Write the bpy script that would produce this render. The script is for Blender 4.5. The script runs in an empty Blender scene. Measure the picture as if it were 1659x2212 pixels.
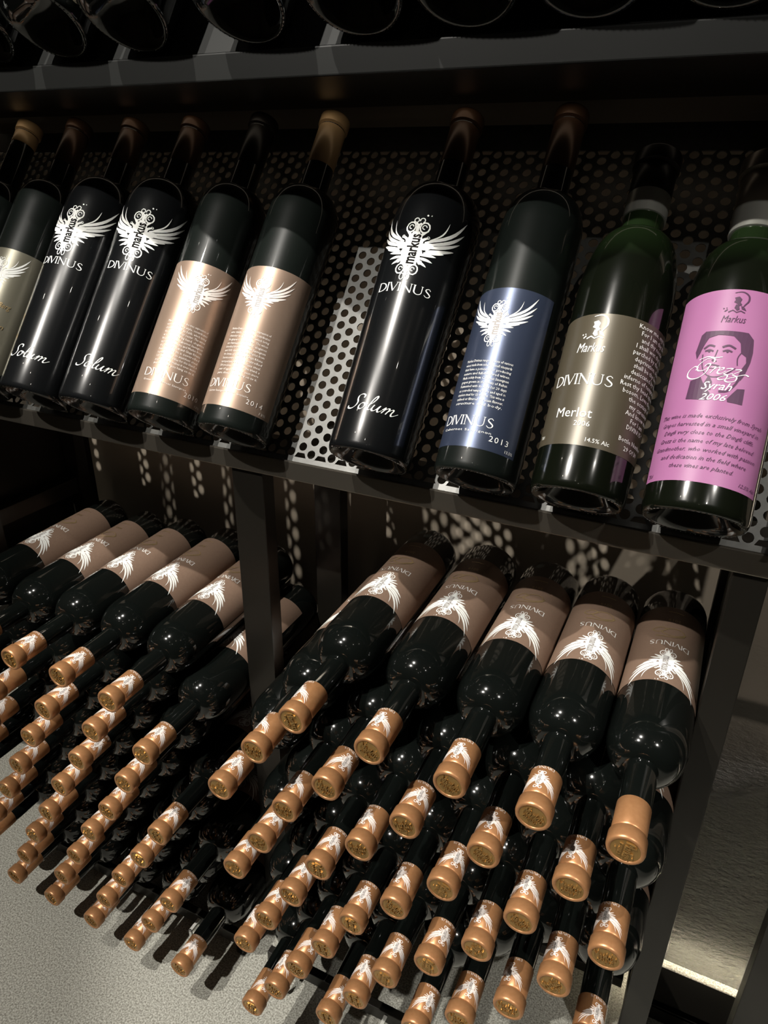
import bpy, bmesh, math, random
from mathutils import Matrix, Vector
random.seed(4)
C = bpy.context.scene.collection
PI = math.pi
CH = 1.10                       # height of the camera above the floor

# ------------------------------------------------------------------ camera
cam_d = bpy.data.cameras.new('camera'); cam = bpy.data.objects.new('camera', cam_d); C.objects.link(cam)
M = [[0.900136, 0.435407, 0.013248], [0.194484, -0.374481, -0.906609], [-0.389782, 0.818648, -0.421764]]
cam.matrix_world = Matrix(((M[0][0], -M[1][0], -M[2][0], 0), (M[0][1], -M[1][1], -M[2][1], 0),
                           (M[0][2], -M[1][2], -M[2][2], CH), (0, 0, 0, 1)))
cam_d.sensor_fit = 'VERTICAL'; cam_d.sensor_height = 36; cam_d.lens = 1538.6/2212*36
cam_d.clip_start = .02
bpy.context.scene.camera = cam

# ------------------------------------------------------------------ world, lamps, exposure
w = bpy.data.worlds.new('world'); bpy.context.scene.world = w; w.use_nodes = True
w.node_tree.nodes['Background'].inputs[0].default_value = (1, .93, .82, 1)
w.node_tree.nodes['Background'].inputs[1].default_value = .012
vs = bpy.context.scene.view_settings
vs.view_transform = 'Standard'; vs.look = 'None'; vs.gamma = 1; vs.exposure = 0; vs.use_curve_mapping = False

def aim(o, t):
    o.rotation_euler = (Vector(t)-o.location).to_track_quat('-Z', 'Y').to_euler()
def spot(loc, tgt, power, size=60, blend=.25, rad=.02, col=(1, .9, .76)):
    l = bpy.data.lights.new('spot_lamp', 'SPOT'); l.energy = power; l.spot_size = math.radians(size)
    l.spot_blend = blend; l.shadow_soft_size = rad; l.color = col
    o = bpy.data.objects.new('spot_lamp', l); C.objects.link(o); o.location = loc; aim(o, tgt); return o
def lamp(loc, power, rad=.02, col=(1, .92, .8)):
    l = bpy.data.lights.new('point_lamp', 'POINT'); l.energy = power; l.shadow_soft_size = rad; l.color = col
    o = bpy.data.objects.new('point_lamp', l); C.objects.link(o); o.location = loc; return o
WARM = (1, .955, .88)
spot((-.70, -.13, 2.40), (-.22, .64, .90), 145, 44, .3, .012, WARM)        # high, from the left
spot((-1.03, -.70, 2.40), (-.45, .60, .60), 190, 60, .3, .014, WARM)     # from the front left
spot((1.00, -.55, 2.40), (.34, .84, .36), 100, 32, .4, .014, WARM)        # towards the stone niche
spot((.75, -1.05, 2.40), (.08, .72, 1.10), 40, 15, .5, .014, WARM)          # narrow, on the end of the display
def strip(loc, sx, power, tgt):
    l = bpy.data.lights.new('fill_strip', 'AREA'); l.shape = 'RECTANGLE'; l.size = sx; l.size_y = .012; l.energy = power; l.color = (1, .85, .66)
    o = bpy.data.objects.new('fill_strip', l); C.objects.link(o); o.location = loc; aim(o, tgt); return o
strip((-.52, .71, CH-.315), 1.0, .085, (-.52, .885, CH-.20))              # added fill light, no real fixture: brightens the wall behind the sheet
strip((-.52, .80, CH+.07), 1.0, .012, (-.52, .86, CH-.10))               # weak added fill light for the capsules and the wall above
for x, y in ((-1.9, -.4), (-.2, -1.1), (.6, -.3), (1.2, .2), (-.9, -1.5), (.5, -1.4), (-2.2, -1.5), (-1.6, .3), (.2, -2.0), (-1.5, -.9)):
    lamp((x, y, 2.40), .55, .011)

# ------------------------------------------------------------------ materials
def mat(name, col, rough=.5, metal=0, spec=.5, coat=0, coatr=.03, noise=None, bump=None):
    m = bpy.data.materials.new(name); m.use_nodes = True
    nt = m.node_tree; b = nt.nodes['Principled BSDF']
    b.inputs['Base Color'].default_value = (*col, 1); b.inputs['Roughness'].default_value = rough
    b.inputs['Metallic'].default_value = metal; b.inputs['Specular IOR Level'].default_value = spec
    b.inputs['Coat Weight'].default_value = coat; b.inputs['Coat Roughness'].default_value = coatr
    tc = nt.nodes.new('ShaderNodeTexCoord')
    if noise:       # (scale, second colour, contrast low, contrast high, detail)
        n = nt.nodes.new('ShaderNodeTexNoise'); n.inputs['Scale'].default_value = noise[0]
        n.inputs['Detail'].default_value = noise[4] if len(noise) > 4 else 4
        r = nt.nodes.new('ShaderNodeValToRGB')
        r.color_ramp.elements[0].position = noise[2]; r.color_ramp.elements[1].position = noise[3]
        r.color_ramp.elements[0].color = (*col, 1); r.color_ramp.elements[1].color = (*noise[1], 1)
        nt.links.new(tc.outputs['Object'], n.inputs['Vector']); nt.links.new(n.outputs['Fac'], r.inputs['Fac'])
        nt.links.new(r.outputs['Color'], b.inputs['Base Color'])
    if bump:        # (scale, strength, distance)
        n = nt.nodes.new('ShaderNodeTexNoise'); n.inputs['Scale'].default_value = bump[0]; n.inputs['Detail'].default_value = 5
        bp = nt.nodes.new('ShaderNodeBump'); bp.inputs['Strength'].default_value = bump[1]; bp.inputs['Distance'].default_value = bump[2]
        nt.links.new(tc.outputs['Object'], n.inputs['Vector']); nt.links.new(n.outputs['Fac'], bp.inputs['Height'])
        nt.links.new(bp.outputs['Normal'], b.inputs['Normal'])
    return m
GLASS = mat('black_glass', (.0035, .0045, .004), .12, 0, .25, 1, .03)
GLASSD = mat('display_black_glass', (.005, .007, .006), .38, 0, .14, 1, .03)
GLOSS = mat('painted_black_glass', (.004, .0045, .005), .24, 0, .3, 1, .02)
GREEN = mat('green_glass', (.003, .004, .0022), .16, 0, .35, 1, .03)
_t = GREEN.node_tree; _c = _t.nodes['Texture Coordinate']; _s = _t.nodes.new('ShaderNodeSeparateXYZ'); _m = _t.nodes.new('ShaderNodeMapRange'); _x = _t.nodes.new('ShaderNodeMix'); _x.data_type = 'RGBA'
_m.inputs['From Min'].default_value = .215; _m.inputs['From Max'].default_value = .255
_x.inputs['A'].default_value = (.003, .004, .0022, 1); _x.inputs['B'].default_value = (.012, .024, .008, 1)      # no wine behind the glass of the neck
_t.links.new(_c.outputs['Object'], _s.inputs[0]); _t.links.new(_s.outputs['Z'], _m.inputs['Value']); _t.links.new(_m.outputs[0], _x.inputs['Factor'])
_t.links.new(_x.outputs['Result'], _t.nodes['Principled BSDF'].inputs['Base Color'])
COPPER = mat('copper_foil', (.42, .20, .085), .36, .45, .5, noise=(260, (.47, .235, .105), .3, .7), bump=(900, .08, .0002))
SHADED_COPPER = mat('shaded_copper_foil', (.115, .062, .036), .32, .4, .5)  # copper foil with the shade below the top shelf put into its colour
TAN = mat('tan_foil', (.74, .50, .26), .34, .15, .5)
BLACKF = mat('black_foil', (.012, .009, .008), .35, .2, .5)
SILVER = mat('silver_foil', (.42, .42, .38), .3, .55, .5)
GREYF = mat('grey_foil', (.28, .24, .20), .3, .5, .5)
GOLD = mat('gold_seal', (.42, .25, .085), .27, .7, .5)
WHITE = mat('white_ink', (.78, .79, .765), .7, 0, .2)
WHITEC = mat('pale_foil_ink', (.78, .72, .68), .5, 0, .4)
INK = mat('dark_ink', (.010, .009, .009), .9, 0, .02)
INKG = mat('grey_ink', (.30, .28, .27), .5, 0, .3)
INKP = mat('plum_ink', (.055, .018, .05), .5, 0, .3)
GOLDI = mat('gold_ink', (.50, .36, .18), .3, .6, .5)
LBROWN = mat('champagne_label', (.31, .22, .165), .42, .55, .5, bump=(1500, .12, .0002))
LTAUPE = mat('taupe_label', (.205, .135, .098), .48, .15, .4, noise=(400, (.225, .15, .108), .3, .7))
LBLUE = mat('navy_label', (.042, .055, .095), .33, .5, .5, bump=(1500, .1, .0002))
LOLIVE = mat('olive_label', (.075, .063, .042), .36, .25, .5)
LPINK = mat('pink_label', (.27, .100, .22), .45, 0, .3, noise=(14, (.295, .115, .24), .3, .7))
LGREY = mat('pewter_label', (.17, .16, .12), .34, .45, .5)
LCREAM = mat('cream_label', (.42, .36, .27), .6, 0, .3, noise=(60, (.34, .28, .2), .45, .7))
TOPLIP = mat('shaded_steel_top', (.010, .0105, .010), .5, 0, .2)  # darker copy of the shelf steel, shade from the bottles put into the colour
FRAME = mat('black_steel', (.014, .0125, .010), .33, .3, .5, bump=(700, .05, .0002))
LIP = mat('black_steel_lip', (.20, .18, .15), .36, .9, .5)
SHEET = mat('perforated_steel', (.05, .05, .046), .40, .35, .6, noise=(120, (.07, .07, .065), .35, .7), bump=(500, .08, .0003))
CLIP = mat('white_clip', (.75, .75, .7), .4)
PANEL = mat('grey_panel', (.085, .09, .075), .6, 0, .4, noise=(30, (.11, .115, .1), .35, .7))
PLASTER = mat('brown_plaster', (.27, .225, .175), .62, 0, .4, noise=(2.2, (.33, .28, .22), .3, .7), bump=(40, .12, .002))
FLOOR = mat('speckled_floor', (.20, .195, .165), .7, 0, .35, noise=(420, (.52, .515, .46), .36, .66, 3), bump=(420, .3, .001))
CONC = mat('dark_room_plaster', (.14, .115, .09), .8)
# rough, glossy stone of the niche beside the rack
STONE = mat('rough_stone', (.045, .042, .034), .24, 0, .9)
nt = STONE.node_tree; b = nt.nodes['Principled BSDF']; tc = nt.nodes['Texture Coordinate']
mp = nt.nodes.new('ShaderNodeMapping'); mp.inputs['Scale'].default_value = (1, 1, 2.0)
n1 = nt.nodes.new('ShaderNodeTexNoise'); n1.inputs['Scale'].default_value = 78; n1.inputs['Detail'].default_value = 6; n1.inputs['Roughness'].default_value = .62
bp = nt.nodes.new('ShaderNodeBump'); bp.inputs['Strength'].default_value = .75; bp.inputs['Distance'].default_value = .020
nt.links.new(tc.outputs['Object'], mp.inputs['Vector']); nt.links.new(mp.outputs['Vector'], n1.inputs['Vector'])
nt.links.new(n1.outputs['Fac'], bp.inputs['Height']); nt.links.new(bp.outputs['Normal'], b.inputs['Normal'])
sp = nt.nodes.new('ShaderNodeSeparateXYZ'); mr = nt.nodes.new('ShaderNodeMapRange'); mr.interpolation_type = 'SMOOTHSTEP'
n2 = nt.nodes.new('ShaderNodeTexNoise'); n2.inputs['Scale'].default_value = 5; ad = nt.nodes.new('ShaderNodeMath'); ad.operation = 'MULTIPLY_ADD'
ad.inputs[1].default_value = .35
nt.links.new(tc.outputs['Object'], sp.inputs[0]); nt.links.new(tc.outputs['Object'], n2.inputs['Vector'])
nt.links.new(n2.outputs['Fac'], ad.inputs[0]); nt.links.new(sp.outputs['Z'], ad.inputs[2]); nt.links.new(ad.outputs[0], mr.inputs['Value'])
mr.inputs['From Min'].default_value = .80; mr.inputs['From Max'].default_value = .52; mr.inputs['To Min'].default_value = 0; mr.inputs['To Max'].default_value = 1.0
nt.links.new(mr.outputs[0], bp.inputs['Strength'])
mr2 = nt.nodes.new('ShaderNodeMapRange'); mr2.inputs['To Min'].default_value = .6; mr2.inputs['To Max'].default_value = .22
mr2.inputs['From Max'].default_value = 1.0; nt.links.new(mr.outputs[0], mr2.inputs['Value']); nt.links.new(mr2.outputs[0], b.inputs['Roughness'])
cr = nt.nodes.new('ShaderNodeMix'); cr.data_type = 'RGBA'; cr.inputs['A'].default_value = (.15, .122, .092, 1); cr.inputs['B'].default_value = (.020, .0195, .016, 1)
nt.links.new(mr.outputs[0], cr.inputs['Factor']); nt.links.new(cr.outputs['Result'], b.inputs['Base Color'])
LED = mat('led_strip', (1, .9, .7)); e = LED.node_tree.nodes['Principled BSDF']
e.inputs['Emission Color'].default_value = (1, .88, .66, 1); e.inputs['Emission Strength'].default_value = 240

# ------------------------------------------------------------------ helpers
def link(name, me, mats, parent=None):
    o = bpy.data.objects.new(name, me)
    if me is not None and not me.materials:
        for m in (mats if isinstance(mats, (list, tuple)) else [mats]): me.materials.append(m)
    C.objects.link(o)
    if parent is not None: o.parent = parent
    return o
def mesh(name, vs_, fs, smooth=False, mi=None):
    me = bpy.data.meshes.new(name); me.from_pydata([tuple(v) for v in vs_], [], fs); me.update()
    if mi: me.polygons.foreach_set('material_index', mi)
    if smooth: me.polygons.foreach_set('use_smooth', [True]*len(me.polygons))
    return me
def tag(o, label, cat, group=None):
    o['label'] = label; o['category'] = cat
    if group: o['group'] = group
    return o
def empty(name, label, cat, loc=(0, 0, 0), group=None):
    o = bpy.data.objects.new(name, None); o.empty_display_size = .02; C.objects.link(o); o.location = loc
    return tag(o, label, cat, group)
def box(x0, x1, y0, y1, z0, z1, bev=.0012):
    bm = bmesh.new(); bmesh.ops.create_cube(bm, size=1)
    for v in bm.verts:
        v.co = Vector(((x0+x1)/2+v.co.x*(x1-x0), (y0+y1)/2+v.co.y*(y1-y0), (z0+z1)/2+v.co.z*(z1-z0)))
    if bev: bmesh.ops.bevel(bm, geom=bm.edges[:], offset=bev, segments=2, affect='EDGES', profile=.6)
    me = bpy.data.meshes.new('box'); bm.to_mesh(me); bm.free(); return me
def boxes(lst, bev=.001):
    bm = bmesh.new()
    for b_ in lst:
        me = box(*b_, bev=bev); bm.from_mesh(me); bpy.data.meshes.remove(me)
    me = bpy.data.meshes.new('boxes'); bm.to_mesh(me); bm.free(); return me
def structure(name, me, m):
    o = link(name, me, m); o['kind'] = 'structure'; return o
def lathe(prof, seg=40, sharp=()):
    vs_, fs = [], []
    for z, r in prof:
        for k in range(seg):
            a = 2*PI*k/seg; vs_.append((r*math.cos(a), r*math.sin(a), z))
    for i in range(len(prof)-1):
        for k in range(seg):
            k2 = (k+1) % seg
            fs.append((i*seg+k, i*seg+k2, (i+1)*seg+k2, (i+1)*seg+k))
    fs.append(tuple(range(seg))[::-1]); fs.append(tuple((len(prof)-1)*seg+k for k in range(seg)))
    me = mesh('lathe', vs_, fs, True)
    me.polygons[len(me.polygons)-1].use_smooth = False; me.polygons[len(me.polygons)-2].use_smooth = False
    me.set_sharp_from_angle(angle=math.radians(50))
    return me
def radius_at(prof, z):
    for (z0, r0), (z1, r1) in zip(prof, prof[1:]):
        if z0 <= z <= z1 and z1 > z0: return r0+(r1-r0)*(z-z0)/(z1-z0)
    return prof[0][1] if z < prof[0][0] else prof[-1][1]

# ------------------------------------------------------------------ flat print, drawn in (u, v) and wrapped round the glass
class Print:
    def __init__(s): s.v = []; s.f = []; s.m = []
    def poly(s, pts, m=0):
        k = len(s.v); s.v += [tuple(p) for p in pts]; s.f.append(tuple(range(k, k+len(pts)))); s.m.append(m)
    def ribbon(s, pts, wd, m=0, nib=None):
        n = len(pts); L, R = [], []
        for i, p in enumerate(pts):
            a = pts[max(i-1, 0)]; b_ = pts[min(i+1, n-1)]
            dx, dy = b_[0]-a[0], b_[1]-a[1]; d = math.hypot(dx, dy) or 1; dx /= d; dy /= d
            ww = wd[i] if isinstance(wd, (list, tuple)) else wd
            if nib is not None: ww *= .28+.72*abs(math.sin(math.atan2(dy, dx)-nib))
            L.append((p[0]-dy*ww/2, p[1]+dx*ww/2)); R.append((p[0]+dy*ww/2, p[1]-dx*ww/2))
        for i in range(n-1): s.poly([L[i], L[i+1], R[i+1], R[i]], m)
    def leaf(s, a, b_, bend, wd, m=0, n=7):
        pts, ws = [], []
        dx, dy = b_[0]-a[0], b_[1]-a[1]
        for i in range(n+1):
            t = i/n; q = math.sin(t*PI)*bend
            pts.append((a[0]+dx*t-dy*q, a[1]+dy*t+dx*q)); ws.append(wd*(math.sin(PI*min(1, t*.86+.12))**.8) if i < n else wd*.04)
        s.ribbon(pts, ws, m)
    def ring(s, c, r, wd, a0=0, a1=2*PI, m=0, sy=1.0, n=12):
        s.ribbon([(c[0]+r*math.cos(a0+(a1-a0)*i/n), c[1]+r*sy*math.sin(a0+(a1-a0)*i/n)) for i in range(n+1)], wd, m)
    def dot(s, c, r, m=0, n=8):
        s.poly([(c[0]+r*math.cos(2*PI*i/n), c[1]+r*math.sin(2*PI*i/n)) for i in range(n)], m)
    def add(s, o, sc=1.0, dx=0, dy=0, mm=None, sx=None, rot=0, shear=0):
        k = len(s.v); sx = sc if sx is None else sx; c_, s_ = math.cos(rot), math.sin(rot)
        for x, y in o.v:
            x, y = (x+shear*y)*sx, y*sc
            s.v.append((x*c_-y*s_+dx, x*s_+y*c_+dy))
        s.f += [tuple(i+k for i in f) for f in o.f]; s.m += [(x if mm is None else mm) for x in o.m]
    def bounds(s):
        return min(p[0] for p in s.v), max(p[0] for p in s.v), min(p[1] for p in s.v), max(p[1] for p in s.v)
    def wrap(s, prof, eps=.0003, step=.0034, vstep=None, layer=.00012):
        bm = bmesh.new()
        for f, m in zip(s.f, s.m):
            # z is the print layer, dark overprint lies on top
            vv = [bm.verts.new((s.v[i][0], s.v[i][1], m*layer)) for i in f]
            try: bm.faces.new(vv).material_index = m
            except ValueError: pass
        u0, u1, v0, v1 = s.bounds()
        u = math.ceil(u0/step)*step
        while u < u1:
            bmesh.ops.bisect_plane(bm, geom=bm.verts[:]+bm.edges[:]+bm.faces[:], plane_co=(u, 0, 0), plane_no=(1, 0, 0)); u += step
        if vstep:
            v = math.ceil(v0/vstep)*vstep
            while v < v1:
                bmesh.ops.bisect_plane(bm, geom=bm.verts[:]+bm.edges[:]+bm.faces[:], plane_co=(0, v, 0), plane_no=(0, 1, 0)); v += vstep
        for q in bm.verts:
            rb = max(radius_at(prof, q.co.y), .004); r = rb+eps+q.co.z; a = q.co.x/rb-PI/2
            q.co = Vector((r*math.cos(a), r*math.sin(a), q.co.y))
        bmesh.ops.recalc_face_normals(bm, faces=bm.faces[:])
        for f in bm.faces:
            c = f.calc_center_median()
            if f.normal.x*c.x+f.normal.y*c.y < 0: f.normal_flip()
        me = bpy.data.meshes.new('print'); bm.to_mesh(me); bm.free(); return me

_tc = {}
def text(body, align='CENTER', res=2, space=1.0, bold=0):
    """lettering as a Print: cap height about .7 at size 1"""
    k = (body, align, res, space, bold)
    if k in _tc: return _tc[k]
    cu = bpy.data.curves.new('t', 'FONT'); cu.body = body; cu.align_x = align; cu.resolution_u = res; cu.space_character = space; cu.offset = bold
    ob = bpy.data.objects.new('t', cu); C.objects.link(ob); bpy.context.view_layer.update()
    me = bpy.data.meshes.new_from_object(ob.evaluated_get(bpy.context.evaluated_depsgraph_get()))
    p = Print(); p.v = [(v.co.x, v.co.y) for v in me.vertices]; p.f = [tuple(f.vertices) for f in me.polygons]; p.m = [0]*len(p.f)
    bpy.data.meshes.remove(me); bpy.data.objects.remove(ob); bpy.data.curves.remove(cu)
    _tc[k] = p; return p
def arc(cx, cy, rx, ry, a0, a1, n=12):
    return [(cx+rx*math.cos(math.radians(a0+(a1-a0)*i/n)), cy+ry*math.sin(math.radians(a0+(a1-a0)*i/n))) for i in range(n+1)]
def spline(P_, n=6):
    out = []
    Q = [P_[0]]+list(P_)+[P_[-1]]
    for i in range(1, len(Q)-2):
        for k in range(n):
            t = k/n; a, b_, c, d = Q[i-1:i+3]
            out.append(tuple(.5*((2*b_[j])+(-a[j]+c[j])*t+(2*a[j]-5*b_[j]+4*c[j]-d[j])*t*t+(-a[j]+3*b_[j]-3*c[j]+d[j])*t**3) for j in (0, 1)))
    out.append(tuple(P_[-1])); return out

def divinus():
    """the flared roman capitals, height 1, centred"""
    p = Print(); x = 0; T, t = .125, .05
    def serif(cx, y, w_=.22): p.ribbon([(cx-w_/2, y), (cx+w_/2, y)], .035)
    def I(x): p.ribbon([(x, 0), (x, .5), (x, 1)], [T*1.05, T*.8, T*1.05]); serif(x, .015); serif(x, .985)
    def V(x):
        p.ribbon([(x, 1), (x+.36, 0)], T); p.ribbon([(x+.36, 0), (x+.7, 1)], t); serif(x, .985); serif(x+.7, .985)
        return .7
    # D
    I(x); n = 14; b_ = arc(x+.12, .5, .62, .485, 90, -90, n)
    p.ribbon([(x, .985)]+b_+[(x, .015)], [t]+[t+(T-t)*math.sin(PI*i/n)**1.3*1.15 for i in range(n+1)]+[t])
    x += .95; I(x); x += .2; x += V(x)+.2; I(x); x += .3
    p.ribbon([(x, 0), (x, 1)], t*1.2); p.ribbon([(x-.04, 1), (x+.72, 0)], T); p.ribbon([(x+.72, 0), (x+.72, 1)], t*1.2)
    serif(x, .015); serif(x-.04, .985); serif(x+.72, .985); x += 1.02
    p.ribbon([(x, 1)]+arc(x+.33, .34, .33, .34, 180, 360, 12)+[(x+.66, 1)], [T]+[T]*3+[T*.8, T*.7, T*.6]+[t*1.3]*8)
    serif(x, .985); serif(x+.66, .985); x += .95
    S = spline([(x+.46, .82), (x+.3, .97), (x+.08, .86), (x+.07, .67), (x+.28, .5), (x+.47, .32), (x+.42, .1), (x+.18, .02), (x-.03, .18)], 4)
    m_ = len(S); p.ribbon(S, [t+(T-t)*math.exp(-((i/(m_-1)-.5)/.26)**2) for i in range(m_)])
    x += .5
    q = Print(); q.add(p, 1, -x/2, 0); return q     # width about 6.2
def script(strokes, wd=.21, nib=.9, shear=.32):
    p = Print()
    for s_ in strokes: p.ribbon(spline(s_, 5), wd, nib=nib)
    q = Print(); q.add(p, 1, shear=shear); x0, x1, _, _ = q.bounds()
    r = Print(); r.add(q, 1, -(x0+x1)/2, 0); return r
SOLUM = [[(1.2, 1.75), (1.15, 2.15), (.8, 2.3), (.45, 2.0), (.5, 1.5), (.75, 1.0), (.7, .4), (.3, 0), (-.2, .05), (-.35, .4)],
         [(1.75, .95), (1.4, .95), (1.2, .5), (1.35, .05), (1.7, .1), (1.9, .55), (1.75, .95), (2.15, .75)],
         [(2.15, .5), (2.6, 1.2), (2.75, 2.0), (2.6, 2.3), (2.42, 1.6), (2.4, .4), (2.6, .02), (2.95, .4)],
         [(2.95, .95), (2.9, .35), (3.1, .02), (3.4, .25), (3.6, .9)], [(3.65, 1.0), (3.6, .3), (3.8, .02), (4.1, .4)],
         [(4.1, .5), (4.3, .98), (4.3, .5), (4.2, 0)], [(4.25, .4), (4.6, .95), (4.8, .85), (4.75, .4), (4.7, 0)],
         [(4.75, .4), (5.1, .95), (5.3, .85), (5.25, .3), (5.4, .0), (5.7, .2), (6.0, .6)]]
GREZZ = [[(1.6, 1.7), (1.5, 2.2), (1.0, 2.4), (.4, 2.0), (.1, 1.2), (.4, .55), (1.0, .5), (1.4, 1.0), (1.35, 1.5), (1.0, 1.45), (.9, 1.1)],
         [(1.4, 1.0), (1.45, .2), (1.0, -.6), (.2, -.7), (-.5, -.2), (-.7, .6), (-.3, 1.2), (.2, 1.0), (.1, .6)], [(-.2, 2.2), (.5, 2.6), (1.4, 2.45), (2.1, 2.6)],
         [(1.8, .9), (2.1, 1.05), (2.05, .5), (1.95, .05)], [(2.0, .5), (2.35, 1.0), (2.6, .95)],
         [(2.6, .5), (3.0, .7), (2.95, 1.0), (2.65, .8), (2.65, .2), (3.0, .0), (3.4, .5)],
         [(3.3, .85), (3.7, 1.0), (3.9, .9), (3.5, .3), (3.4, .05), (3.8, -.1), (3.9, -.6), (3.4, -.9), (3.1, -.6), (3.7, -.1), (4.2, .3)],
         [(4.2, .85), (4.6, 1.0), (4.8, .9), (4.4, .3), (4.3, .05), (4.8, -.15), (4.9, -.8), (4.3, -1.1), (3.9, -.8), (4.6, -.2), (5.4, .4), (5.9, .3)]]

def crest(fine=True):
    """winged shield, height 1 from the lowest to the highest curl, wings reaching .7 to each side; material 0 white, 1 dark"""
    p = Print(); n = 8 if fine else 5
    body = []
    N = 36
    for i in range(N):
        a = 2*PI*i/N; rx, ry = .150, .285
        k = 1.0+(.16 if i % 2 else -.03)*(1 if abs(math.sin(a)) < .93 else .3)
        body.append((rx*k*math.cos(a)*(1-.12*math.sin(a)), ry*k*math.sin(a)))
    p.poly(body)
    for s in (-1, 1):
        def L(a, b_, bend, w_): p.leaf((a[0]*s, a[1]), (b_[0]*s, b_[1]), bend*s, w_, n=n)
        L((.16, .12), (.71, .66), -.11, .050); L((.20, .09), (.72, .48), -.09, .050)
        L((.20, .05), (.68, .31), -.07, .050); L((.20, .00), (.61, .15), -.05, .050)
        L((.18, -.04), (.47, .04), .0, .052); L((.12, -.08), (.37, -.05), .02, .045)
        L((.11, -.13), (.34, -.15), .04, .042); L((.10, -.17), (.27, -.24), .04, .04)
        L((.08, .04), (.30, .13), -.08, .11)
        L((.22, .17), (.44, .52), -.14, .022)
        if fine:
            L((.10, .12), (.20, .20), .1, .04); L((.11, .02), (.24, .02), .1, .04)
            L((.08, .2), (.16, .29), .1, .04)
            p.ring((.105*s, .345), .070, .022, sy=1.15, n=10); p.ring((.10*s, .35), .032, .014, 0, 5, n=7)
            p.ring((.045*s, .455), .036, .016, -1.2 if s > 0 else -2, 3.6 if s > 0 else 4.3, n=8)
            p.ring((.100*s, -.315), .064, .020, sy=1.2, n=10); p.ring((.09*s, -.31), .028, .014, 0, 5, n=6)
            p.ring((.042*s, -.435), .030, .014, sy=1.7, n=8); p.ring((.165*s, -.19), .03, .012, n=7); p.ring((.19*s, .20), .022, .01, n=6)
            p.dot((.03*s, .40), .018); p.dot((.0, -.34+.03*s), .02)
        else:
            p.ring((.09*s, .37), .06, .03, n=6); p.ring((.09*s, -.35), .06, .03, n=6)
    p.ribbon([(0, .27), (0, .40)], .05); p.ribbon([(0, -.25), (0, -.42)], [.10, .03])
    if fine: p.dot((.10, .54), .016); p.dot((.155, .545), .010)
    t = text('markus', res=2 if fine else 1, bold=.03)
    x0, x1, y0, y1 = t.bounds()
    sc = .47/(x1-x0)
    p.add(t, .175/.75, (.175/.75)*.36-.005, 0, 1, sx=sc, rot=PI/2)
    return p
DIV = divinus(); DW = DIV.bounds()[1]-DIV.bounds()[0]
CRF = crest(True); CRC = crest(False)
SOL = script(SOLUM); GRZ = script(GREZZ, .15)
def put(dst, src, width, u, v, m=0, tall=None, **k):
    """place src so that it is `width` wide, centred on u, standing on v"""
    x0, x1, y0, y1 = src.bounds(); sx = width/(x1-x0); sc = sx if tall is None else tall/(y1-y0)
    dst.add(src, sc, u-(x0+x1)/2*sx, v-y0*sc, m, sx=sx, **k)
def crest_at(dst, src, half, u, v, h):
    dst.add(src, h, u, v, None, sx=half/.70)
def para(dst, lines, width, uc, vtop, lead, size, m=0, justify=True, shear=0, align=None, res=1):
    for i, l in enumerate(lines):
        t = text(l, res=res); x0, x1, y0, y1 = t.bounds(); sx = width/(x1-x0) if justify else size
        q = Print(); q.add(t, size, 0, 0, m, sx=sx, shear=shear)
        a, b_, _, _ = q.bounds()
        du = uc-(a+b_)/2
        if align == 'R': du = uc-b_
        if align == 'L': du = uc-a
        dst.add(q, 1, du, vtop-i*lead-size*.7)
def paper(prof, u0, u1, v0, v1, corner=0, eps=.00018):
    nu = max(8, int((u1-u0)/.0026)); nv = 8 if corner else 3
    vs_, fs = [], []
    for j in range(nv+1):
        v = v0+(v1-v0)*j/nv
        if corner:                 # crowd the rows near the corners
            tt = j/nv; v = v0+(v1-v0)*(.5-.5*math.cos(tt*PI))
        ins = 0
        if corner:
            d = min(v-v0, v1-v)
            if d < corner: ins = corner-math.sqrt(max(0, corner**2-(corner-d)**2))
        for i in range(nu+1):
            u = u0+ins+(u1-u0-2*ins)*i/nu
            r = radius_at(prof, v); a = u/r-PI/2
            vs_.append(((r+eps)*math.cos(a), (r+eps)*math.sin(a), v))
    for j in range(nv):
        for i in range(nu):
            k = j*(nu+1)+i; fs.append((k, k+1, k+nu+2, k+nu+1))
    return mesh('label', vs_, fs, True)

# ------------------------------------------------------------------ bottle shapes (profile z, r from the base up)
def profile(R0, R1, zs, zn, rn, H, rt=None, power=2.0, n=10, drop=.0):
    """R0 radius at the foot, R1 at the shoulder zs, neck rn from zn to H"""
    rt = rt or rn
    p = [(.030, R0*.10), (.027, R0*.34), (.018, R0*.58), (.006, R0*.76), (.0006, R0*.86), (0, R0*.91), (.0006, R0*.955), (.003, R0*.985), (.007, R0)]
    m = 8
    for i in range(1, m+1): p.append((.007+(zs-.007)*i/m, R0+(R1-R0)*i/m))
    for i in range(1, n+1):
        t = i/n; a = t*PI/2
        p.append((zs+(zn-zs)*math.sin(a)**(2/power), rn+(R1-rn)*(math.cos(a)**(2/power))))
    p.append((zn+.006, rn*.985)); p.append((zn+.042, rn*.955)) if rt < rn*.9 else None; p.append((H-.01, rt)); p.append((H-.002, rt))
    return p
def capsule(r, z0, H, ring=.0145, face=True):
    q = [(z0, r*.98), (z0+.0006, r), (H-ring-.0024, r), (H-ring-.0013, r*.94), (H-ring-.0004, r*.96), (H-ring+.0012, r*1.095),
         (H-.0026, r*1.10), (H-.0008, r*1.06), (H, r*.99), (H, r*.91), (H-.0004, r*.84), (H-.0012, r*.82), (H-.0012, r*.4)]
    return lathe(q, 32)

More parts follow.
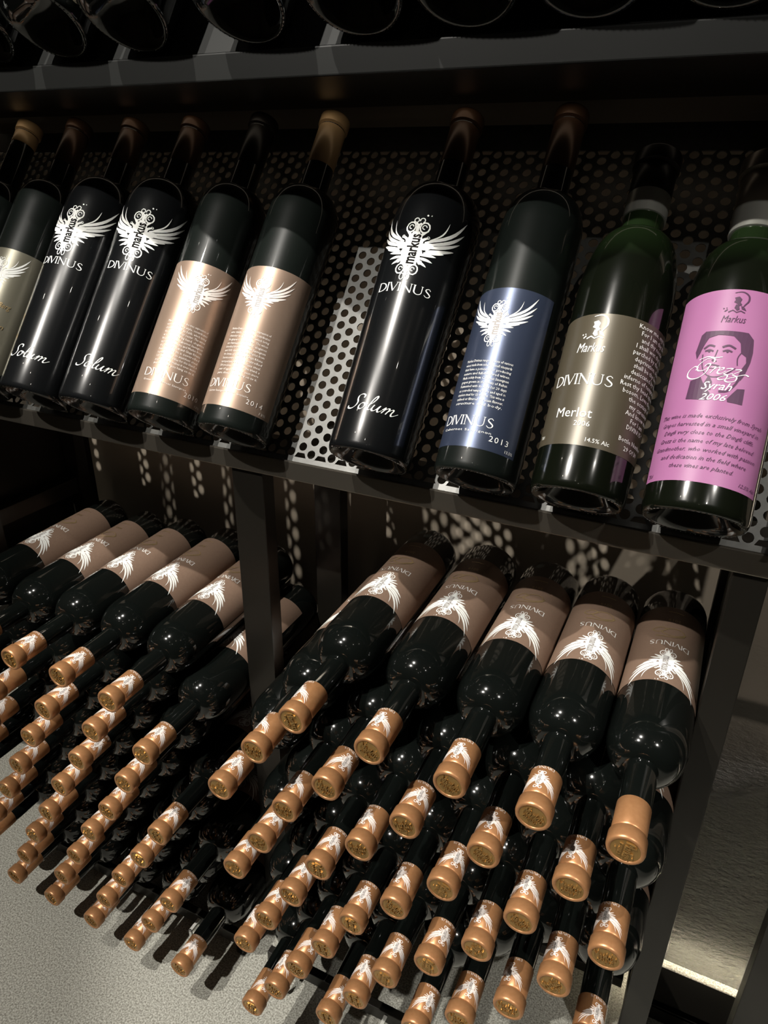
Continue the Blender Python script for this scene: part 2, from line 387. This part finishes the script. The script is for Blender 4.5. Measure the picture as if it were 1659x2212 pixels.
def tree_copy(o, parent=None):
    c = o.copy(); C.objects.link(c); c.parent = parent
    for ch in o.children: tree_copy(ch, c)
    return c
A = math.radians(37)
def stand(o, X, z0, L0=.0, r=None, roll=0):
    """lean a bottle back on the perforated sheet whose foot line is at Y=.62, height z0"""
    n = Vector((0, -math.cos(A), math.sin(A))); ax = Vector((0, math.sin(A), math.cos(A)))
    p = Vector((X, .62, z0))+n*(r+.0022)+ax*(L0+.002)
    o.matrix_world = Matrix.Translation(p) @ Matrix.Rotation(-A, 4, 'X') @ Matrix.Rotation(math.radians(roll), 4, 'Z')

# ------------------------------------------------------------------ the room
ZS = CH-.281; ZT = CH+.102; WY = .885
structure('floor', box(-3, 2.2, -2.4, 1.1, -.1, 0, 0), FLOOR)
structure('ceiling', box(-3.1, 2.3, -2.5, 1.1, 2.62, 2.72, 0), CONC)
structure('wall_back', box(-3.1, .0760, WY, WY+.12, 0, 2.62, 0), PLASTER)
structure('wall_left', box(-3.1, -3.0, -2.4, WY+.12, 0, 2.62, 0), CONC)
structure('wall_right', box(2.2, 2.3, -2.4, WY+.12, 0, 2.62, 0), CONC)
structure('wall_front', box(-3, 2.2, -2.5, -2.4, 0, 2.62, 0), CONC)
# niche beside the rack: plaster that turns into rough stone towards the floor
structure('wall_niche', box(.0760, 2.2, .842, WY+.12, 0, 2.62, 0), STONE)

curb = empty('light_curb', 'low dark curb with a warm light strip behind it at the foot of the stone wall', 'curb', (.6, .78, 0))
def part(name, me, m, parent):
    """a part modelled in world coordinates, hung under its thing"""
    o = link(name, me, m, parent); o.matrix_parent_inverse = parent.matrix_world.inverted() if parent.parent is None else Matrix(); return o
bpy.context.view_layer.update()
o = part('kerb_profile', boxes([(.0725, 2.1, .742, .752, 0, .030), (.0725, 2.1, .752, .815, .0, .008), (.0725, 2.1, .742, .806, .024, .030)], .001), FRAME, curb)
o = part('light_strip', box(.078, 2.1, .790, .800, .010, .016, 0), LED, curb)

# ------------------------------------------------------------------ the rack
rack = empty('wine_rack', 'black steel wine rack with perforated leaning shelves above two open bottle bays', 'rack', (0, .7, 0))
bpy.context.view_layer.update()
SX0, SX1 = -1.115, .0665
def perforated(name, parent, zl, x0=SX0, x1=SX1, holes=True):
    """one steel sheet punched with a staggered grid of round holes, leaning back 37 degrees"""
    p = .01475; hx = p*math.sqrt(3)/2; r = .0049; th = .0016
    ax = Vector((0, math.sin(A), math.cos(A))); n = Vector((0, -math.cos(A), math.sin(A)))
    vs_, fs = [], []
    NC = 0 if not holes else int((x1-x0-.006)/hx); NR = 26; v_lo = .003
    hexa = [(p/math.sqrt(3)*math.cos(PI/3*k), p/math.sqrt(3)*math.sin(PI/3*k)) for k in range(6)]
    outer = []
    for k in range(6):
        a, b_ = hexa[k], hexa[(k+1) % 6]; outer += [a, ((a[0]+b_[0])/2, (a[1]+b_[1])/2)]
    inner = [(r*math.cos(PI/6*k), r*math.sin(PI/6*k)) for k in range(12)]
    def P3(u, v, h): q = Vector((u, .62, zl))+ax*v+n*h; return (q.x, q.y, q.z)
    vtop = .0
    for ci in range(NC):
        cx = x0+.006+hx*(ci+.5)
        for ri in range(NR):
            cy = v_lo+p*(ri+.5+(.5 if ci % 2 else 0))
            k = len(vs_)
            for h in (0, -th):
                vs_ += [P3(min(max(cx+a, x0), x1), max(cy+b_, 0), h) for a, b_ in outer]
                vs_ += [P3(cx+a, cy+b_, h) for a, b_ in inner]
            for j in range(12):
                j2 = (j+1) % 12
                fs.append((k+j, k+j2, k+12+j2, k+12+j)); fs.append((k+24+j2, k+24+j, k+36+j, k+36+j2))
                fs.append((k+12+j, k+12+j2, k+36+j2, k+36+j))
    o = part(name, mesh(name, vs_, fs), SHEET, parent) if holes else None
    # plain margins of the sheet
    vt = v_lo+p*(NR+.35)
    def slab(u0, u1, v0, v1, h0=.0002, h1=-th-.0002):
        c = [P3(u, v, h) for h in (h1, h0) for u, v in ((u0, v0), (u1, v0), (u1, v1), (u0, v1))]
        return c, [(3, 2, 1, 0), (4, 5, 6, 7), (0, 1, 5, 4), (1, 2, 6, 5), (2, 3, 7, 6), (3, 0, 4, 7)]
    vv, ff = [], []
    for s_ in (slab(x0, x1, -.001, .0050, -.0001, -th+.0001), slab(x0, x1, vt if holes else .002, .4225), slab(x0, x1, .4225, .4245, .0002, -.016)):
        k = len(vv); vv += s_[0]; ff += [tuple(i+k for i in f) for f in s_[1]]
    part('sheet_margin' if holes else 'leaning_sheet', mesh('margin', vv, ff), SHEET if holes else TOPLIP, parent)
    vv, ff = slab(x1, x1+.0045, -.004, .4225, .015, -.012)
    part('side_rim', mesh('rim', vv, ff), LIP, parent)
    return o
for zl in (ZS, ZT):
    perforated('perforated_sheet', rack, zl, holes=(zl == ZS))
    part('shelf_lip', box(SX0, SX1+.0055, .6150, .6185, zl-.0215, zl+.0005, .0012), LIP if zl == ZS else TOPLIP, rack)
    part('shelf_ledge', box(SX0, SX1, .6190, .690, zl-.0040, zl-.0015, .0005), FRAME, rack)
# solid underside of the top shelf
part('shelf_base', box(SX0, SX1, .6190, .880, ZT-.0215, ZT-.0175, .0005), FRAME, rack)
zb = ZS-.022
for x0, x1 in ((-.993, -.963), (-.4923, -.4495), (.042, .071)):
    part('front_post', box(x0, x1, .620, .642, 0, zb), FRAME, rack)
    part('rear_post', box(x0, x1, .800, .822, 0, zb if x0 > -.9 else zb), FRAME, rack)
    for z in (CH-.472, .045):
        if x0 != -.4923 or z < .1: part('depth_bar', box(x0+.006, x1-.006, .6425, .7995, z-.028, z), FRAME, rack)
part('depth_bar', box(-.990, -.966, .6425, .7995, CH-.62, CH-.592), FRAME, rack)
for x0, x1 in ((-.9625, -.493), (-.449, .0415)):
    zr = CH-1.0575
    part('support_rail', box(x0, x1, .555, .567, zr-.022, zr), FRAME, rack)
    part('support_rail', box(x0, x1, .745, .757, zr-.012, zr+.0075), FRAME, rack)
    for xe in (x0+.004, x1-.016):
        part('rail_leg', box(xe, xe+.012, .5555, .5665, 0, zr-.0225), FRAME, rack)
    k = 0
    xs = [-.905, -.826, -.742, -.658, -.577] if x0 < -.9 else [-.405, -.33, -.25, -.17, -.09, -.02]
    for x in xs:
        me = boxes([(x-.0025, x+.0025, .5315, .5345, zr-.030, zr-.004), (x-.0025, x+.0025, .5315, .5545, zr-.0065, zr-.004)], .0005)
        part('clip', me, CLIP, rack)
part('side_panel', box(.0500, .0530, .643, .799, .07, CH-.31), PANEL, rack)
part('side_panel', box(-.999, -.995, .643, .86, .07, CH-.31), FRAME, rack)
# the next rack along the wall: only its nearest post and foot come into the picture
nr = empty('neighbouring_rack', 'black steel post of the next rack beyond the stone niche', 'rack', (.17, .7, 0)); bpy.context.view_layer.update()
part('front_post', box(.154, .197, .620, .642, 0, 1.9), FRAME, nr)
part('rear_post', box(.240, .275, .800, .822, 0.031, 1.9), FRAME, nr)
part('shelf_lip', box(.154, .60, .6150, .6185, zb, zb+.0215), LIP, nr)
part('front_post', box(.56, .60, .620, .642, 0, 1.9), FRAME, nr)

# ------------------------------------------------------------------ stacked bottles in the two bays
H, R = .352, .0366
pl = profile(R-.0006, R, .226, .262, .0143, H, .0126, 2.0, 10)
def proto_lower():
    o = empty('wine_bottle', 'x', 'bottle')
    link('glass_body', lathe(pl, 36), GLASS, o)
    lb = link('label', paper(pl, -.0575, .0575, .042, .1775), LTAUPE, o)
    p = Print()
    crest_at(p, CRF, .033, 0, .1475, .052)
    put(p, DIV, .040, 0, .1085, 0, .0078)
    q = Print()
    for st in ([(-.014, .088), (-.002, .098), (.010, .094), (.004, .086), (-.008, .084), (-.012, .092), (.0, .101), (.016, .1)],
               [(.004, .088), (.012, .084), (.020, .088), (.014, .093), (.006, .089)]):
        q.ribbon(spline(st, 5), .0011)
    t = text('2019'); put(q, t, .0125, 0, .0665, 0)
    q.ribbon([(-.008, .0525), (.008, .0525)], .0010)
    k = len(p.v); p.v += q.v; p.f += [tuple(i+k for i in f) for f in q.f]; p.m += [2]*len(q.m)
    me = p.wrap(pl, .00045, layer=.00010)
    link('label_print', me, [WHITE, INKG, GOLDI], lb)
    cp = link('capsule', capsule(.0141, H-.0460, H), COPPER, o)
    cpf = [(0, .0143), (H-.0460, .0141), (H-.0158, .0141), (H-.0133, .01545), (H, .0155)]
    p = Print(); crest_at(p, CRC, .0165, 0, H-.0295, .0235); put(p, DIV, .019, 0, H-.0452, 0, .0028)
    link('capsule_print', p.wrap(cpf, .0003, vstep=.0015, layer=.0001), [WHITEC, INKG], cp)
    # raised gold lettering on the end of the capsule
    bm = bmesh.new()
    def raised(p_, h):
        for f in p_.f:
            vv = [bm.verts.new((p_.v[i][0], p_.v[i][1], 0)) for i in f]
            try: g = bm.faces.new(vv)
            except ValueError: continue
            r_ = bmesh.ops.extrude_face_region(bm, geom=[g]); bmesh.ops.translate(bm, vec=(0, 0, h), verts=[v for v in r_['geom'] if isinstance(v, bmesh.types.BMVert)])
    p = Print(); put(p, text('Markus', res=1), .0190, 0, -.0014, 0, .0078); put(p, text('DIVINUS', res=1), .0135, 0, -.0056, 0, .0028)
    p.dot((0, -.0078), .0006); p.dot((-.006, .0072), .0006); p.dot((.0055, .0066), .0006)
    p.m = [0]*len(p.f); raised(p, .0014)
    dv = 20
    bm2 = bmesh.new(); bmesh.ops.create_cone(bm2, segments=dv, radius1=.0121, radius2=.0121, depth=.0003, cap_ends=True)
    me2 = bpy.data.meshes.new('d'); bm2.to_mesh(me2); bm2.free(); bm.from_mesh(me2)
    for v in bm.verts: v.co.z += H-.0010
    bmesh.ops.recalc_face_normals(bm, faces=bm.faces[:])
    me = bpy.data.meshes.new('seal'); bm.to_mesh(me); bm.free()
    link('embossed_seal', me, GOLD, cp)
    return o
LB = [[0,-0.907,-0.553],[0,-0.8228,-0.5578],[0,-0.7366,-0.5525],[0,-0.6521,-0.5501],[0,-0.5738,-0.5583],[1,-0.881,-0.6249],[1,-0.7947,-0.6262],[1,-0.6951,-0.6177],[1,-0.6135,-0.6206],[1,-0.5317,-0.6223],[2,-0.912,-0.6921],[2,-0.8281,-0.6921],[2,-0.7389,-0.6815],[2,-0.6517,-0.6842],[2,-0.5727,-0.6869],[3,-0.869,-0.755],[3,-0.7819,-0.7498],[3,-0.6998,-0.7515],[3,-0.6142,-0.7549],[3,-0.5305,-0.756],[4,-0.909,-0.82],[4,-0.8243,-0.8157],[4,-0.7427,-0.8218],[4,-0.6601,-0.8185],[4,-0.5708,-0.8202],[5,-0.875,-0.89],[5,-0.7881,-0.8886],[5,-0.7031,-0.8872],[5,-0.6163,-0.8847],[5,-0.5305,-0.884],[6,-0.912,-0.955],[6,-0.8252,-0.9539],[6,-0.7452,-0.9537],[6,-0.6599,-0.9546],[6,-0.5742,-0.953],[7,-0.8669,-1.0222],[7,-0.7846,-1.0244],[7,-0.7006,-1.0248],[7,-0.6203,-1.0245],[7,-0.5307,-1.0208]]
RB = [[0,-0.3042,-0.4664],[0,-0.222,-0.4692],[0,-0.1438,-0.4741],[0,-0.0698,-0.4748],[0,0.0042,-0.4743],[1,-0.3523,-0.5247],[1,-0.2693,-0.5362],[1,-0.1848,-0.5443],[1,-0.1085,-0.5414],[1,-0.0315,-0.539],[2,-0.4025,-0.5989],[2,-0.3193,-0.5909],[2,-0.2328,-0.6005],[2,-0.1443,-0.6061],[2,-0.0687,-0.6049],[2,0.0071,-0.6036],[3,-0.3554,-0.6558],[3,-0.2815,-0.6561],[3,-0.1932,-0.6629],[3,-0.1055,-0.669],[3,-0.0309,-0.669],[4,-0.394,-0.7188],[4,-0.3181,-0.7203],[4,-0.242,-0.7185],[4,-0.1534,-0.7252],[4,-0.0682,-0.7328],[4,0.0055,-0.7369],[5,-0.3559,-0.7838],[5,-0.2787,-0.7828],[5,-0.2021,-0.7808],[5,-0.1162,-0.7891],[6,-0.3912,-0.8487],[6,-0.3165,-0.8463],[6,-0.2387,-0.845],[6,-0.1648,-0.8447],[7,-0.3512,-0.9115],[7,-0.2763,-0.9086],[8,-0.3899,-0.9745]]
ORD = ['top', 'second', 'third', 'fourth', 'fifth', 'sixth', 'seventh', 'eighth', 'ninth']
NTH = ['', 'second ', 'third ', 'fourth ', 'fifth ', 'sixth ', 'seventh ']
low = proto_lower(); first = True
rnd = random.Random(11)
SEALS = {(0, 0): -70, (0, 1): -28, (0, 2): -28, (0, 3): -28, (0, 4): -95}
for bay, arr, yc in (('left', LB, .458), ('right', RB, .44)):
    rows = {}
    for r_, x, z in arr: rows.setdefault(r_, []).append((x, z))
    for r_, lst in rows.items():
        lst.sort()
        for i, (x, z) in enumerate(lst):
            o = low if first else tree_copy(low); first = False
            dy = rnd.uniform(-.003, .003) if r_ else 0
            k = (yc+dy)/yc
            ti = .040+rnd.uniform(-.004, .004)*(r_ > 0)
            # the neck end is given: step back along the axis to the foot of the bottle
            ax = Vector((0, -1, -ti)).normalized()
            tip = Vector((x*k, yc+dy, CH+z*k)) if r_ else Vector((x, yc, CH+z))
            base = tip-ax*H
            roll = rnd.uniform(-6, 6) if r_ == 0 else rnd.uniform(-40, 40)
            o.matrix_world = Matrix.Translation(base) @ Matrix.Rotation(math.atan2(1, -ti), 4, 'X') @ Matrix.Rotation(PI+math.radians(roll), 4, 'Z')
            for ch in o.children:
                if ch.name.startswith('capsule'):
                    cr_ = rnd.choice((-1, 1))*rnd.uniform(3, 45) if (r_, i) != (0, 0) else 38
                    if bay == 'right' and (r_, i) == (0, 4): cr_ = 165
                    if bay == 'right' and r_ == 0 and 0 < i < 4: cr_ = 12
                    ch.rotation_euler = (0, 0, math.radians(cr_-roll))
                    for g in ch.children:
                        if g.name.startswith('embossed'):
                            an = SEALS.get((r_, i), rnd.uniform(-110, 60)) if bay == 'right' else rnd.uniform(-110, 60)
                            # the face looks at the camera: undo bottle and capsule turns
                            g.rotation_euler = (0, 0, math.radians(-cr_+180-an*0+(-an if False else an)))
            if bay == 'left':
                j = len(lst)-1-i; lab = 'copper-capped bottle in left bay, %s row, %s' % (ORD[r_], ('%sfrom the steel post' % NTH[j]) if j else 'nearest the steel post')
            else:
                lab = 'copper-capped bottle in right bay, %s row, %s' % (ORD[r_], ('%sfrom the left' % NTH[i]) if i else 'leftmost')
            tag(o, lab, 'bottle', 'copper-capped bottles stacked in the %s bay' % bay)

# ------------------------------------------------------------------ display bottles on the middle shelf
def bottle(label, body_prof, glass, caps, group='bottles leaning on the middle shelf'):
    o = empty('wine_bottle', label, 'bottle', group=group)
    g = link('glass_body', lathe(body_prof, 56), glass, o)
    for nm, me, m in caps: link(nm, me, m, o)
    return o
def base_stipple(o, prof):
    """ring of small moulded knurls on the heel of the bottle"""
    r = prof[5][1]; bm = bmesh.new(); n = 60
    for k in range(n):
        a = 2*PI*k/n; m_ = bmesh.ops.create_icosphere(bm, subdivisions=1, radius=.0011)
        bmesh.ops.translate(bm, verts=m_['verts'], vec=(r*1.01*math.cos(a), r*1.01*math.sin(a), .0006))
    me = bpy.data.meshes.new('k'); bm.to_mesh(me); bm.free(); link('knurled_heel', me, GLASS, o)
# tall wing-painted bottle
ps = profile(.0418, .0455, .248, .296, .0165, .392, .0155, 2.35, 14)
def solum(label):
    o = bottle(label, ps, GLOSS, [('capsule', capsule(.0163, .330, .392), SHADED_COPPER)])
    p = Print(); crest_at(p, CRF, .0478, 0, .206, .068); put(p, DIV, .0565, .002, .1605, 0, .0098)
    link('painted_emblem', p.wrap(ps, .0003, vstep=.008), [WHITE, INK], o)
    p = Print(); put(p, SOL, .053, .0055, .0375, 0, .0165)
    link('painted_lettering', p.wrap(ps, .0003, vstep=.01), [WHITE], o)
    base_stipple(o, ps); return o
s1 = solum('black wing-painted bottle standing alone right of the gap, highlighted on its left edge')
stand(s1, -.298, ZS, .002, .0418, 3)
def clone(src, label, X, r, roll, L0=.002, z0=ZS, group=None):
    c = tree_copy(src); c['label'] = label
    if group: c['group'] = group
    stand(c, X, z0, L0, r, roll); return c
clone(s1, 'black wing-painted bottle left of the two champagne-label bottles', -.663, .0418, 21)
clone(s1, 'black wing-painted bottle second left of the champagne labels, beside the pewter label', -.763, .0418, 10)
# champagne and navy labels
pb = profile(.0398, .0402, .252, .294, .0162, .396, .0152, 2.35, 14)
TXB = ['Markus Divinus is the true expression of', 'wine made in a style, contributes', 'character to all its fields, which bring', 'the grapes to their nectar. The wines',
       'are harvested by hand, elegance', 'blended from Cabernet Sauvignon', 'and 30% Grenache and Merlot from', 'the limits of Rabat and Ghajn Rihana,', 'fermented in a controlled',
       'temperature in stainless steel.', '130 precious bottles for this blend, a', 'year of ageing makes it even more', 'pure, should you hang on to it.']
TXN = ['Markus Divinus range consists of various', 'wines made from selected small vineyards', 'that have a potential for producing', 'mature and full-flavoured wines.', 'Made solely from Cabernet Sauvignon',
       'grapes grown in the limits of Rabat.', 'Fermented with its skins for 20 days', 'at controlled temperature and aged in', 'stainless steel for 15 months. This wine is', 'unfined or filtered to retain flavour,', 'structure and body.']
def winged(label, paper_m, white, lines, grape, year, pct, capm, hw, v1, cap0):
    o = bottle(label, pb, GLASSD, [('capsule', capsule(.0160, cap0, .396), capm)])
    lb = link('label', paper(pb, -hw, hw, .0205, v1), paper_m, o)
    p = Print(); crest_at(p, CRF, .0325, 0, v1-.0365, .047)
    n = len(lines); para(p, lines, .047, .002, .1045 if n < 12 else .1080, .0042, .0036)
    put(p, DIV, .052, -.004, .0405, 0, .0098)
    put(p, text(grape, space=1.15), .050, -.003, .0345, 0, .0028)
    put(p, text(year, space=1.25), .0185, .0305, .0292, 0, .0052)
    put(p, text(pct), .0085, .0425, .0232, 0, .0026)
    link('label_print', p.wrap(pb, .0005), [white, INKG], lb); base_stipple(o, pb); return o
b2 = winged('champagne-label winged bottle of 2014 with bright tan capsule, beside the gap', LBROWN, WHITEC, TXB, 'Cabernet Sauvignon, Merlot, Grenache', '2014', '13%', TAN, .0545, .1805, .330)
stand(b2, -.463, ZS, .002, .0398, 9)
b1 = winged('champagne-label winged bottle with black capsule, left of the tan-capped one', LBROWN, WHITEC, TXB, 'Grenache, Cabernet Sauvignon', '2010', '13%', BLACKF, .0545, .1805, .330)
stand(b1, -.562, ZS, .002, .0398, 30)
bn = winged('navy-label winged bottle of 2013 with shaded copper capsule', LBLUE, WHITE, TXN, 'Cabernet Sauvignon', '2013', '13.5%', SHADED_COPPER, .0500, .1765, .326)
stand(bn, -.188, ZS, .002, .0398, -10)
b0 = winged('pewter-label winged bottle with gold script at the left edge', LGREY, WHITE, TXN[:1], 'Cabernet Sauvignon', '2015', '13%', SHADED_COPPER, .0545, .1805, .330)
for c in list(b0.children):
    if c.name.startswith('label'):
        for g in list(c.children): bpy.data.objects.remove(g)
        p = Print(); crest_at(p, CRF, .0325, 0, .144, .047)
        q = Print(); put(q, text('Ghajn tal-Berg', res=2), .044, .008, .1, 0, .0090, shear=.3); put(q, text('2015'), .012, .008, .0905, 0, .0045); put(q, text('Edition', res=2), .028, .016, .075, 0, .0065, shear=.3)
        k = len(p.v); p.v += q.v; p.f += [tuple(i+k for i in f) for f in q.f]; p.m += [2]*len(q.m)
        link('label_print', p.wrap(pb, .0005), [WHITE, INKG, GOLDI], c)
stand(b0, -.868, ZS, .002, .0398, 12)
be = winged('dark bottle with a short tan capsule at the far left end of the middle shelf', LGREY, WHITE, TXN[:1], 'Cabernet Sauvignon', '2015', '13%', TAN, .0545, .1805, .362)
stand(be, -.966, ZS, .002, .0398, 5)
clone(s1, 'copper-capped bottle cut off by the left picture edge on the middle shelf', -1.064, .0418, 0)
# olive-label bottle
pm = profile(.0415, .0430, .186, .258, .0188, .345, .0190, 2.25, 14)
bo = bottle('olive-label green bottle of Merlot with silver neck band and black capsule', pm, GREEN,
            [('capsule', capsule(.0198, .299, .345, .016), BLACKF), ('neck_band', lathe([(.276, .0190), (.2765, .0199), (.2995, .0199), (.300, .0193)], 40), SILVER)])
lb = link('label', paper(pm, -.0580, .0700, .0375, .1575), LOLIVE, bo)
def old_man(sc=1.0):
    """small line drawing of a bearded head with a sweep of hair"""
    p = Print()
    p.ribbon(spline([(-.15, .95), (.15, 1.0), (.38, .85), (.42, .6), (.30, .38), (.22, .22)], 5), [.02+.05*math.sin(i/25*PI) for i in range(26)])
    p.poly([(-.12, .72), (.05, .78), (.16, .66), (.12, .5), (.2, .4), (.08, .3), (.0, .44), (-.12, .5), (-.07, .6)])
    p.poly([(-.02, .40), (.10, .34), (.14, .16), (.05, .10), (-.06, .22)]); p.poly([(.16, .36), (.32, .26), (.40, .12), (.22, .18)])
    p.ribbon([(-.40, .05), (-.30, .15)], .05); p.ribbon([(-.26, .02), (-.1, .12), (.05, .02), (.2, .1), (.36, .02)], .05); p.dot((-.45, .2), .03); p.dot((-.34, .22), .025)
    return p
MAN = old_man()
p = Print()
put(p, MAN, .0215, -.0120, .1335, 0, .0230); put(p, text('Markus'), .0240, -.0125, .1215, 0, .0085, shear=.25)
put(p, DIV, .055, -.0145, .0915, 0, .0105)
put(p, text('Merlot'), .0325, -.0135, .0620, 0, .0085); put(p, text('2006'), .0135, -.0040, .0545, 0, .0045)
put(p, text('14.5% Alc'), .0200, .0120, .0415, 0, .0036); put(p, text('75cl'), .0055, -.0430, .0435, 0, .0030)
para(p, ['Know me, my love', 'For I am thy life', 'and thy nectar', 'I shall wet thy lips', 'parched by the sun', 'deprivation. And', 'shall be thy love', 'desiccated by the', 'inferno of temptation', 'Rest thy head upon my',
         'bosom, Love thyself', 'the ecstasy of', 'my caresses', 'And know me', 'For I am', 'DIVINUS !'], .03, .0460, .1545, .0059, .0058, justify=False)
para(p, ['Bottle Number', '29 Of 30'], .03, .0460, .0545, .0070, .0056, justify=False)
link('label_print', p.wrap(pm, .0005), [WHITE, INKG], lb); base_stipple(bo, pm)
stand(bo, -.094, ZS, .001, .0415, 0)
# pink-label bottle
pk = profile(.0422, .0436, .186, .249, .0198, .338, .0200, 2.25, 14)
bk = bottle('pink-label green bottle of Syrah with printed portrait, at the right end of the shelf', pk, GREEN,
            [('capsule', capsule(.0212, .286, .338, .018), GREYF), ('neck_band', lathe([(.2625, .0202), (.263, .0214), (.2865, .0214), (.287, .0205)], 40), SILVER)])
lb = link('label', paper(pk, -.0560, .0490, .0225, .1875), LPINK, bk)
p = Print()
put(p, MAN, .0185, -.0025, .1665, 0, .0190); put(p, text('Markus'), .0175, -.0025, .1580, 0, .0060, shear=.3)
# portrait: hair mass, brows, eyes, nose shadow, mouth, jaw, collar
px, py, pw, ph = -.0262, .0905, .0430, .0600
def F(pts): return [(px+pw*a, py+ph*b_) for a, b_ in pts]
for tri in ([(.02, .80), (.0, .70), (.05, .60), (.09, .68), (.14, .80)], [(.02, .80), (.14, .80), (.2, .90), (.05, .95)], [(.05, .95), (.2, .90), (.36, .94), (.42, 1.0), (.12, 1.0)],
            [(.36, .94), (.62, .93), (.86, 1.0), (.42, 1.0)], [(.62, .93), (.76, .84), (.97, .92), (.86, 1.0)], [(.76, .84), (.80, .70), (1.0, .74), (.97, .92)],
            [(.80, .70), (.90, .66), (.92, .58), (.99, .60), (1.0, .74)], [(.92, .58), (.86, .48), (.93, .40), (.99, .60)], [(.86, .48), (.82, .36), (.88, .32), (.93, .40)],
            [(0, .02), (.02, .28), (.20, .33), (.30, .20), (.30, .0)], [(.30, .20), (.42, .10), (.40, .0), (.30, .0)], [(.72, .04), (.86, .20), (.99, .22), (1.0, .0), (.74, .0)],
            [(.26, .20), (.34, .36), (.42, .26), (.42, .14)]):
    p.poly(F(tri))
for st, w_ in (([(.15, .74), (.24, .79), (.34, .77)], .0016), ([(.47, .76), (.58, .79), (.70, .75)], .0016), ([(.18, .705), (.26, .72), (.33, .70)], .0014), ([(.49, .70), (.57, .72), (.65, .70)], .0014),
               ([(.40, .72), (.37, .60), (.34, .565), (.42, .555)], .0008), ([(.27, .49), (.36, .505), (.48, .485)], .0012), ([(.31, .455), (.42, .45)], .0007),
               ([(.15, .66), (.18, .5), (.26, .38), (.40, .33), (.58, .36), (.76, .48)], .0008), ([(.56, .13), (.70, .15), (.82, .27), (.88, .42)], .0016), ([(.80, .70), (.76, .62), (.78, .52)], .0008)):
    p.ribbon(spline(F(st), 4), w_)
for a in (.255, .57): p.dot(F([(a, .700)])[0], .0010)
q = Print(); put(q, GRZ, .0475, -.0060, .1065, 0, .0215); put(q, text('Syrah'), .0215, -.0050, .0975, 0, .0088, shear=.4); put(q, text('2006'), .0185, -.0060, .0905, 0, .0055, shear=.4)
k = len(p.v); p.v += q.v; p.f += [tuple(i+k for i in f) for f in q.f]; p.m += [1]*len(q.m)
para(p, ['This wine is made exclusively from Syrah', 'Grapes harvested in a small vineyard in', 'Dingli very close to the Dingli cliffs.', 'Grezz is the name of my late beloved', 'Grandmother, who worked with passion', 'and dedication in the field where', 'these vines are planted.'],
     .066, -.0035, .0790, .0070, .0052, justify=False, shear=.45)
put(p, text('75cl'), .0065, -.0480, .0255, 0, .0030, shear=.4); put(p, text('12.5% Alc'), .0180, .0365, .0262, 0, .0030, shear=.4)
link('label_print', p.wrap(pk, .0005), [INKP, WHITE], lb); base_stipple(bk, pk)
stand(bk, .002, ZS, .001, .0422, 0)

# ------------------------------------------------------------------ bottles on the top shelf, seen from below
pt = profile(.0440, .0445, .20, .262, .0155, .33, .0150, 2.0, 12)
gt = 'bottles leaning on the top shelf'
bt = bottle('x', pt, GLASS, [('capsule', capsule(.0158, .275, .33), SHADED_COPPER)], gt); base_stipple(bt, pt)
lc = link('label', paper(pt, -.043, .043, .012, .13, .010), LCREAM, bt)
TX = [(-.645, 'top-shelf bottle with rounded cream label, second from the upper left picture corner', 1), (-.745, 'top-shelf bottle with cream label cut off by the upper left picture corner', 1),
      (-.545, 'dark top-shelf bottle base just left of the lit gap', 0), (-.420, 'dark top-shelf bottle base just right of the lit gap', 0), (-.314, 'dark bottle base on the top shelf above the tan-capped bottle', 0),
      (-.223, 'dark bottle base on the top shelf above the lone wing-painted bottle', 0), (-.133, 'dark bottle base on the top shelf above the navy-label bottle', 0),
      (-.043, 'dark bottle base on the top shelf above the olive-label bottle', 0)]
for i, (x, lab, wl) in enumerate(TX):
    o = bt if i == 0 else tree_copy(bt)
    o['label'] = lab; stand(o, x, ZT, .000, .0440, (40, 44, 0, 5, -4, 8, 0, 3)[i])
    if not wl:
        for ch in list(o.children):
            if ch.name.startswith('label'): bpy.data.objects.remove(ch)
